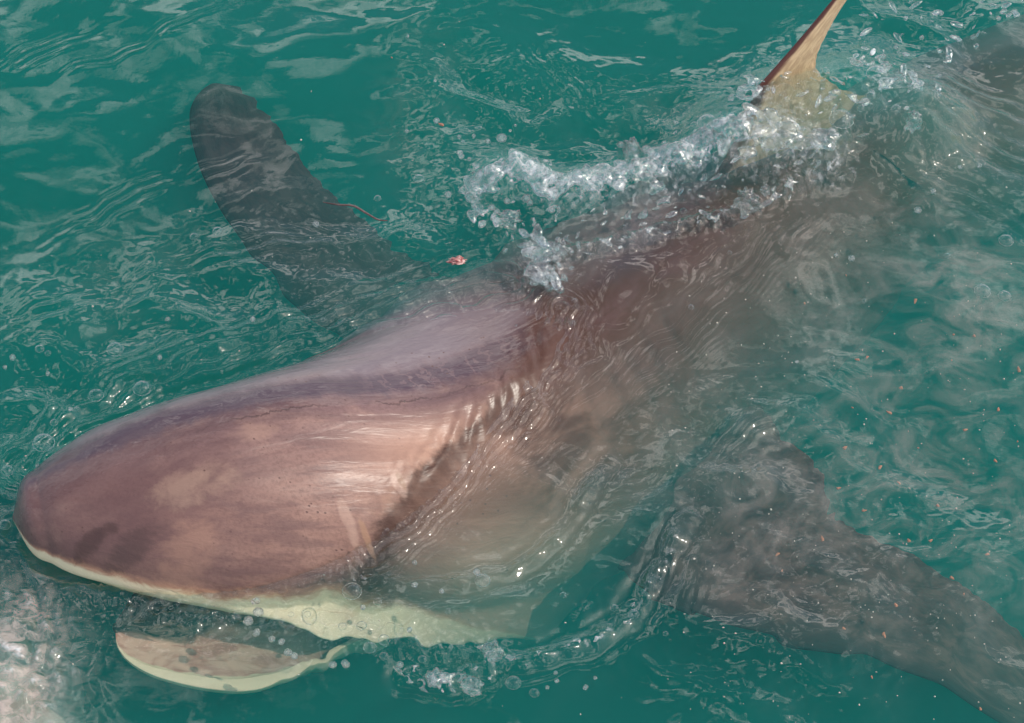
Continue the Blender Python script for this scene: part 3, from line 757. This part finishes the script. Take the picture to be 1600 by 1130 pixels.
bait_m = simple_mat('bait_flesh', (.80, .50, .44), (.90, .80, .74), 12, .5, 0)
c = P(-25, 1165, -.34)
tag(lumpy('bait_lump', c, (.195, .28, .090), bait_m, 11, .07), 'pale pinkish white lump under frothy glinting ripples beside the snout', 'bait')
flesh_m = simple_mat('red_flesh', (.28, .05, .05), (.60, .38, .34), 60, .3, .5)
c = on_water(714, 409)
tag(lumpy('flesh_scrap', c + np.array([0, 0, .003]), (.017, .010, .006), flesh_m, 5, .55, 2.4), 'small red and white scrap floating behind the head by the splash', 'scrap')

# glassy splash: lumps, fingers and beads of water thrown up along the crest, the fin's wave and the bow wave
def spray(name, label, cat_, spots, voxel=.0026):
    vv, ff, off = [], [], 0
    v0, f0 = ico(2)
    for k, (c, r, a) in enumerate(spots):
        d = 1 + .15 * noise(v0[:, 0] * 1.9 + k * 3.1, v0[:, 1] * 1.9 + v0[:, 2] * 1.3 + k, 300 + k)
        v = v0 * d[:, None] * np.asarray(r)
        ti = rng.normal(0, .35); v = np.stack([v[:, 0] * math.cos(ti) - v[:, 2] * math.sin(ti), v[:, 1], v[:, 0] * math.sin(ti) + v[:, 2] * math.cos(ti)], -1)
        ca, sa = math.cos(a), math.sin(a)
        vv.append(np.stack([v[:, 0] * ca - v[:, 1] * sa, v[:, 0] * sa + v[:, 1] * ca, v[:, 2]], -1) + c); ff.append(f0 + off); off += len(v0)
    o = mesh_np(name, np.concatenate(vv), np.concatenate(ff), drop_m)
    m = o.modifiers.new('fuse', 'REMESH'); m.mode = 'VOXEL'; m.voxel_size = voxel; m.use_smooth_shade = True
    q = o.modifiers.new('relax', 'SMOOTH'); q.factor, q.iterations = .5, 14
    me = bpy.data.meshes.new_from_object(o.evaluated_get(bpy.context.evaluated_depsgraph_get()))
    o.modifiers.clear(); o.data = me; me.name = name
    return tag(o, label, cat_, None, 'stuff')

def along(pts, n, spread, lift, r0, r1, pw=2.5, lo=0., hi=1.):
    """random spots along a line on the water: scatter in metres, greatest lift, radii"""
    pts = np.asarray(pts); L = np.r_[0, np.cumsum(np.linalg.norm(np.diff(pts[:, :2], axis=0), axis=1))]; L /= L[-1]
    out = []
    for f in rng.uniform(lo, hi, n):
        q = np.array([np.interp(f, L, pts[:, 0]), np.interp(f, L, pts[:, 1])]) + rng.normal(0, spread, 2)
        r = r0 + (r1 - r0) * rng.uniform() ** pw
        z = float(sample(CORE, q[0], q[1])) - r * .1 + lift * rng.uniform() ** 3
        i_ = min(np.searchsorted(L, f, side='right') - 1, len(pts) - 2); tg = pts[i_ + 1] - pts[i_]
        st = rng.uniform(.9, 2.3) if r > .0035 else rng.uniform(.8, 1.2)
        out.append((np.array([q[0], q[1], z]), (r * st, r * rng.uniform(.6, 1.0), r * rng.uniform(.45, .8)), math.atan2(tg[1], tg[0]) + rng.normal(0, .6)))
    return out
spray('splash', 'glassy broken crest of splashing water along the back behind the head', 'splash',
      along(CREST, 330, .013, .006, .007, .020, 1.6) + along(CREST, 240, .032, .040, .0015, .0055, 2.5) + along(SKIRT, 150, .010, .002, .003, .010, 3)
      + along(way((790, 335), (860, 360), (950, 345), (1060, 310), (1160, 290), (1240, 272)), 170, .022, .004, .0015, .009, 2.5)
      + along(way((742, 270), (748, 350)), 60, .008, .03, .002, .013, 2) + along(way((830, 390), (870, 450)), 70, .012, .05, .002, .018, 2))
spray('fin_splash', 'beads and lumps of clear water round the dorsal fin', 'splash',
      along(way((1130, 190), (1180, 190), (1240, 120)), 110, .016, .03, .0015, .012, 2.5) + along(way((1330, 130), (1390, 120), (1420, 200), (1330, 210), (1250, 200)), 260, .030, .03, .0014, .011, 3)
      + along(way((1400, 40), (1500, 50), (1590, 30)), 150, .05, .02, .0014, .010, 3))
spray('bow_splash', 'glinting lumps of water along the curved lip of the bow wave below the head', 'splash',
      along(LIP_B, 150, .007, .004, .0010, .006, 3, 0, .8) + along(way((620, 1040), (680, 1065), (740, 1060), (775, 1010)), 110, .014, .01, .0012, .007, 3)
      + along(CHIN, 120, .012, .010, .0010, .0042, 3, .15, .8) + along(way((505, 908), (560, 905), (590, 915)), 70, .008, .004, .0010, .0042, 2)
      + along(way((395, 930), (402, 975), (405, 1000)), 40, .003, .012, .0010, .0040, 2))

# droplets one can count, each a thing
def sphere_thing(name, v0, f0, mat):
    return mesh_np(name, v0, f0, mat)
n0 = noise(IV[:, 0] * 1.4 + 4, IV[:, 1] * 1.4 + IV[:, 2], 44)
drop0 = None
def zone(u, v):
    if v > 830 and u < 1000: return 'over the pale chin and bow wave below the head'
    if u < 690 and v < 830: return 'on open green water on the far side of the head'
    if u > 1180 and v < 300: return 'around the base of the dorsal fin'
    if v < 360 and u < 900: return 'at the left end of the splash crest'
    if v < 480: return 'along the splash crest beside the brown back'
    return 'over the submerged grey brown flank'
def droplet(u, v, r_px, z=None):
    global drop0
    zn = zone(u, v); label, group = 'small clear water droplet ' + zn, 'water droplets ' + zn
    r = r_px / 800
    c = on_water(u, v)
    if z is not None: c = P(u, v, z)
    if drop0 is None:
        drop0 = mesh_np('water_droplet', IV * (1 + .12 * n0)[:, None], IF, drop_m); o = drop0
    else:
        o = drop0.copy(); COL.objects.link(o)
    o.location = c + np.array([0, 0, r * .45 if z is None else 0])
    o.scale = (r * rng.uniform(.85, 1.2), r * rng.uniform(.85, 1.2), r * rng.uniform(.75, 1.1))
    o.rotation_euler = (0, 0, rng.uniform(0, 6.28))
    return tag(o, label, 'droplet', group)
for u, v, r in ((717, 215, 4), (723, 222, 3), (740, 214, 4), (762, 222, 5), (784, 218, 8), (718, 240, 5), (721, 246, 5), (733, 250, 4), (700, 306, 6), (797, 205, 3), (811, 280, 4), (637, 58, 3.5),
                (682, 190, 5), (636, 206, 3), (680, 127, 3), (822, 312, 7), (792, 316, 6), (768, 326, 6), (776, 332, 5), (828, 318, 5), (862, 330, 6), (880, 395, 9), (867, 405, 7), (790, 392, 4), (806, 512, 4.5),
                (1055, 240, 4), (1063, 232, 4), (1142, 155, 6), (1160, 152, 5), (1200, 140, 4), (1110, 210, 4), (970, 228, 6), (985, 232, 9), (990, 222, 5), (1010, 236, 8), (1245, 566, 3), (1330, 405, 5), (1306, 400, 4), (1434, 330, 6), (1458, 300, 5),
                (1500, 262, 4), (1530, 260, 4), (1415, 30, 5), (1470, 22, 5), (1440, 60, 4), (1520, 60, 5), (1560, 30, 5), (1480, 90, 4), (1380, 90, 5), (1400, 75, 4),
                (520, 855, 3), (508, 857, 3), (540, 865, 3), (648, 880, 4), (648, 915, 5), (455, 880, 3), (394, 897, 5), (415, 895, 3), (388, 972, 7), (402, 940, 5), (404, 958, 7), (401, 990, 6), (425, 1000, 5), (440, 1004, 5),
                (450, 1021, 6), (460, 1026, 5), (690, 925, 4), (625, 1040, 5), (868, 1052, 3), (870, 1065, 4), (855, 1075, 3), (930, 1060, 3), (915, 1075, 4), (540, 1039, 6), (520, 1040, 5), (640, 985, 4), (567, 950, 4), (745, 895, 5),
                (494, 352, 5), (60, 730, 4), (20, 560, 5), (8, 575, 4), (250, 560, 4), (262, 500, 4), (75, 585, 4), (32, 800, 5), (395, 500, 4), (110, 640, 4), (170, 690, 3)):
    droplet(u, v, r)
# droplets flung off the crest: counted one by one, alike
for c, r, _a in along(CREST, 70, .035, .10, .0014, .0045, 2):
    o = drop0.copy(); COL.objects.link(o)
    o.location = c + np.array([0, 0, .004]); o.scale = r
    tag(o, 'tiny clear droplet flung up above the splash crest', 'droplet', 'droplets flung off the crest')

# bubbles resting on the water: a thin dome with a wet foot ring
def dome(n_r=14, n_a=40):
    a = np.linspace(0, 2 * np.pi, n_a, endpoint=False); e = np.linspace(-.15, np.pi / 2 - .02, n_r)
    V = np.stack([np.cos(e)[:, None] * np.cos(a)[None], np.cos(e)[:, None] * np.sin(a)[None], np.repeat(np.sin(e)[:, None] * .8, n_a, 1)], -1)
    return V.reshape(-1, 3), grid_faces(n_r, n_a, True)
def torus(n_a=40, n_b=8, t=.045):
    a = np.linspace(0, 2 * np.pi, n_a, endpoint=False); b = np.linspace(0, 2 * np.pi, n_b, endpoint=False)
    V = np.stack([(1 + t * np.cos(b))[None] * np.cos(a)[:, None], (1 + t * np.cos(b))[None] * np.sin(a)[:, None], np.repeat((t * np.sin(b))[None], n_a, 0)], -1)
    f = grid_faces(n_a, n_b, True); f2 = np.stack([np.r_[(n_a - 1) * n_b + np.arange(n_b)], np.arange(n_b), np.roll(np.arange(n_b), -1), (n_a - 1) * n_b + np.roll(np.arange(n_b), -1)], -1)
    return V.reshape(-1, 3), np.r_[f, f2]
DV, DF = dome(); TV, TF = torus()
film_me = foot_me = None
def bubble(u, v, r_px, label='small clear bubble floating on the green water', group='small bubbles on the water'):
    global film_me, foot_me
    r = r_px / 800; c = on_water(u, v)
    root = bpy.data.objects.new('bubble', None); COL.objects.link(root)
    root.location = c; root.scale = (r, r * rng.uniform(.9, 1.1), r); root.rotation_euler = (0, 0, rng.uniform(0, 6.28))
    tag(root, label, 'bubble', group)
    if film_me is None:
        a, b = mesh_np('film', DV, DF, bub_m), mesh_np('foot_ring', TV, TF, drop_m)
        film_me, foot_me = a.data, b.data
    else:
        a, b = bpy.data.objects.new('film', film_me), bpy.data.objects.new('foot_ring', foot_me)
        COL.objects.link(a); COL.objects.link(b)
    a.parent = root; b.parent = root
    return root
for u, v, r, lb in ((180, 546, 13, 'clear bubble on green water above the middle of the snout'),
                    (150, 618, 12, 'round bubble with a bright glint just off the wet brow of the head'),
                    (222, 607, 14, 'brownish glinting bubble touching the far edge of the head'),
                    (68, 692, 17, 'large pale bubble pressed against the tip of the snout'),
                    (340, 361, 8, 'bubble with a bright ring on the water by the dark right fin'),
                    (303, 370, 7, 'small ringed bubble on open water left of the dark right fin'),
                    (1315, 187, 20, 'large clear bubble in the wave over the base of the dorsal fin'),
                    (1370, 116, 17, 'clear bubble standing on the wave behind the dorsal fin'),
                    (1383, 130, 11, 'clear bubble touching the larger one behind the dorsal fin'),
                    (754, 907, 11, 'bubble at the lower edge of the brown gill area'),
                    (802, 1067, 11, 'lone round bubble below the curved lip of the bow wave'),
                    (835, 1083, 7, 'small bubble just below the lone round one under the bow wave'),
                    (565, 978, 7, 'right one of two dark ringed bubbles over the pale chin'),
                    (535, 979, 6, 'left one of two dark ringed bubbles over the pale chin'),
                    (1535, 455, 13, 'large white bubble in the milky patch at the right edge'),
                    (1570, 463, 11, 'white bubble beside the larger one in the milky patch'),
                    (1572, 376, 12, 'white bubble clump on dark water by the right edge'),
                    (1105, 192, 16, 'clear bubble heaped against the front of the dorsal fin'),
                    (550, 924, 14, 'dark green bubble in the water at the corner of the mouth')):
    bubble(u, v, r, lb, 'bubbles on the water')
for u, v, r in ((62, 545, 7), (75, 552, 5), (12, 735, 9), (8, 820, 9), (120, 640, 5), (84, 660, 6), (250, 660, 4), (480, 500, 5), (505, 500, 4), (590, 310, 6), (655, 280, 9), (750, 200, 4), (905, 300, 8), (1085, 195, 6), (1068, 330, 6),
                (1250, 108, 7), (1290, 110, 6), (1360, 150, 8), (1345, 170, 7), (1400, 170, 8), (1280, 160, 5), (1230, 155, 5), (590, 940, 6), (600, 1000, 8), (578, 1012, 9), (600, 1025, 6), (660, 1030, 6), (480, 960, 5), (455, 960, 4),
                (700, 955, 5), (1080, 480, 5), (898, 470, 5), (895, 505, 5), (1140, 395, 4), (1480, 400, 6), (1350, 470, 4), (1300, 560, 4), (990, 960, 8), (960, 950, 6), (880, 930, 5), (1040, 990, 4), (440, 970, 4)):
    zn = zone(u, v)
    bubble(u, v, r, 'small clear bubble ' + zn, 'small bubbles ' + zn)

# heavier lumps of thrown water, each to be told apart
for k, (u, v, rx, rz, lb) in enumerate(((1166, 322, .024, .036, 'tall clear lump of water at the right end of the splash crest'),
                                (1427, 195, .017, .028, 'upright clear lump of water where the wave behind the dorsal fin ends'),
                                (797, 345, .024, .022, 'rounded clear lump of water inside the left part of the splash'),
                                (845, 432, .030, .022, 'bright lump of water beating on the nape of the shark'),
                                (985, 240, .018, .030, 'pointed jet of water rising from the middle of the crest'),
                                (875, 393, .018, .026, 'cup shaped lump of water above the nape'),
                                (770, 1022, .017, .026, 'clear knob of water on the bow wave below the gills'),
                                (737, 1075, .020, .018, 'lowest clear lump of water below the bow wave'),
                                (680, 1062, .020, .014, 'crumpled clear lump of water below the pale chin'),
                                (1195, 300, .010, .014, 'short curved finger of water left of the tall lump'))):
    o = lumpy('water_lump', on_water(u, v) + np.array([0, 0, rz * .35]), (rx, rx * .8, rz), drop_m, 200 + k, .42, 1.7)
    tag(o, lb, 'water lump', 'lumps of thrown water')

# scraps drifting in the cloudy water
fl_m = simple_mat('orange_flesh', (.42, .13, .06), (.50, .28, .17), 90, .5, .2)
fl0 = None
spots = [(1257, 474), (1340, 562), (1355, 558), (1490, 523), (1487, 563), (1592, 578), (1522, 525), (1408, 606), (1332, 637), (1390, 645), (1508, 672), (1310, 763), (1320, 700), (1405, 755), (1350, 798), (1215, 866), (1222, 892), (1285, 842),
         (1454, 845), (1420, 845), (1543, 866), (1487, 903), (1506, 928), (1400, 946), (1381, 992), (1318, 982), (1362, 1058), (1532, 1108), (1555, 720), (1590, 690), (1435, 700), (1375, 730), (1465, 790), (1560, 640), (1430, 470), (1322, 430), (690, 195), (612, 90)]
for k, (u, v) in enumerate(spots):
    c = P(u, v, float(sample(CORE, *P(u, v)[:2])) - rng.uniform(.006, .045))
    if fl0 is None:
        d_ = 1 + .5 * noise(IV2[:, 0] * 1.7, IV2[:, 1] * 1.7 + IV2[:, 2], 61)
        fl0 = mesh_np('orange_scrap', IV2 * d_[:, None], IF2, fl_m); o = fl0
    else:
        o = fl0.copy(); COL.objects.link(o)
    q = rng.uniform(.3, .85)
    o.location = c; o.scale = (.0078 * q * rng.uniform(.6, 1.2), .0040 * q, .003 * q); o.rotation_euler = (rng.uniform(-.4, .4), 0, rng.uniform(0, 6.28))
    zn = 'in the green water above the splash' if u < 800 else 'over the dark left fin' if v > 830 else 'in the milky water right of the body'
    tag(o, 'tiny orange scrap drifting ' + zn, 'scrap', 'orange scraps ' + zn)
# fine pale specks nobody could count
vv, ff = [], []
v0, f0 = ico(1)
for k in range(420):
    u, v = (rng.uniform(1030, 1600), rng.uniform(330, 1130)) if k < 330 else (rng.uniform(0, 1600), rng.uniform(0, 1130))
    p = P(u, v); z = float(sample(CORE, p[0], p[1])) - rng.uniform(.006, .06)
    r = rng.uniform(.0006, .0017)
    vv.append(v0 * r * rng.uniform(.5, 1.6, 3) + [p[0], p[1], z]); ff.append(f0 + len(v0) * k)
tag(mesh_np('drifting_specks', np.concatenate(vv), np.concatenate(ff), simple_mat('pale_speck', (.55, .48, .40), (.75, .70, .62), 40, .6)),
    'fine pale specks suspended in the cloudy green water', 'specks', None, 'stuff')
# reddish strand by the dark fin
def tube(pts, r, n=8):
    pts = cat(np.linspace(0, 1, len(pts)), np.asarray(pts), np.linspace(0, 1, 60))
    tg = np.gradient(pts, axis=0); tg /= np.linalg.norm(tg, axis=1)[:, None]
    a = np.cross(tg, [0, 0, 1]); a /= np.linalg.norm(a, axis=1)[:, None]; b = np.cross(a, tg)
    th = np.linspace(0, 2 * np.pi, n, endpoint=False)
    rr = r * np.sin(np.linspace(.15, np.pi - .15, 60)) ** .6
    V = pts[:, None] + rr[:, None, None] * (np.cos(th)[None, :, None] * a[:, None] + np.sin(th)[None, :, None] * b[:, None])
    return V.reshape(-1, 3), grid_faces(60, n, True)
tv, tf = tube([on_water(u, v) for u, v in ((505, 316), (528, 320), (552, 322), (572, 333), (590, 343), (606, 345))], .0024)
tag(mesh_np('reddish_strand', tv, tf, simple_mat('strand_red', (.07, .04, .04), (.16, .11, .105), 50, .4)), 'thin reddish strand floating above the dark right fin', 'strand')
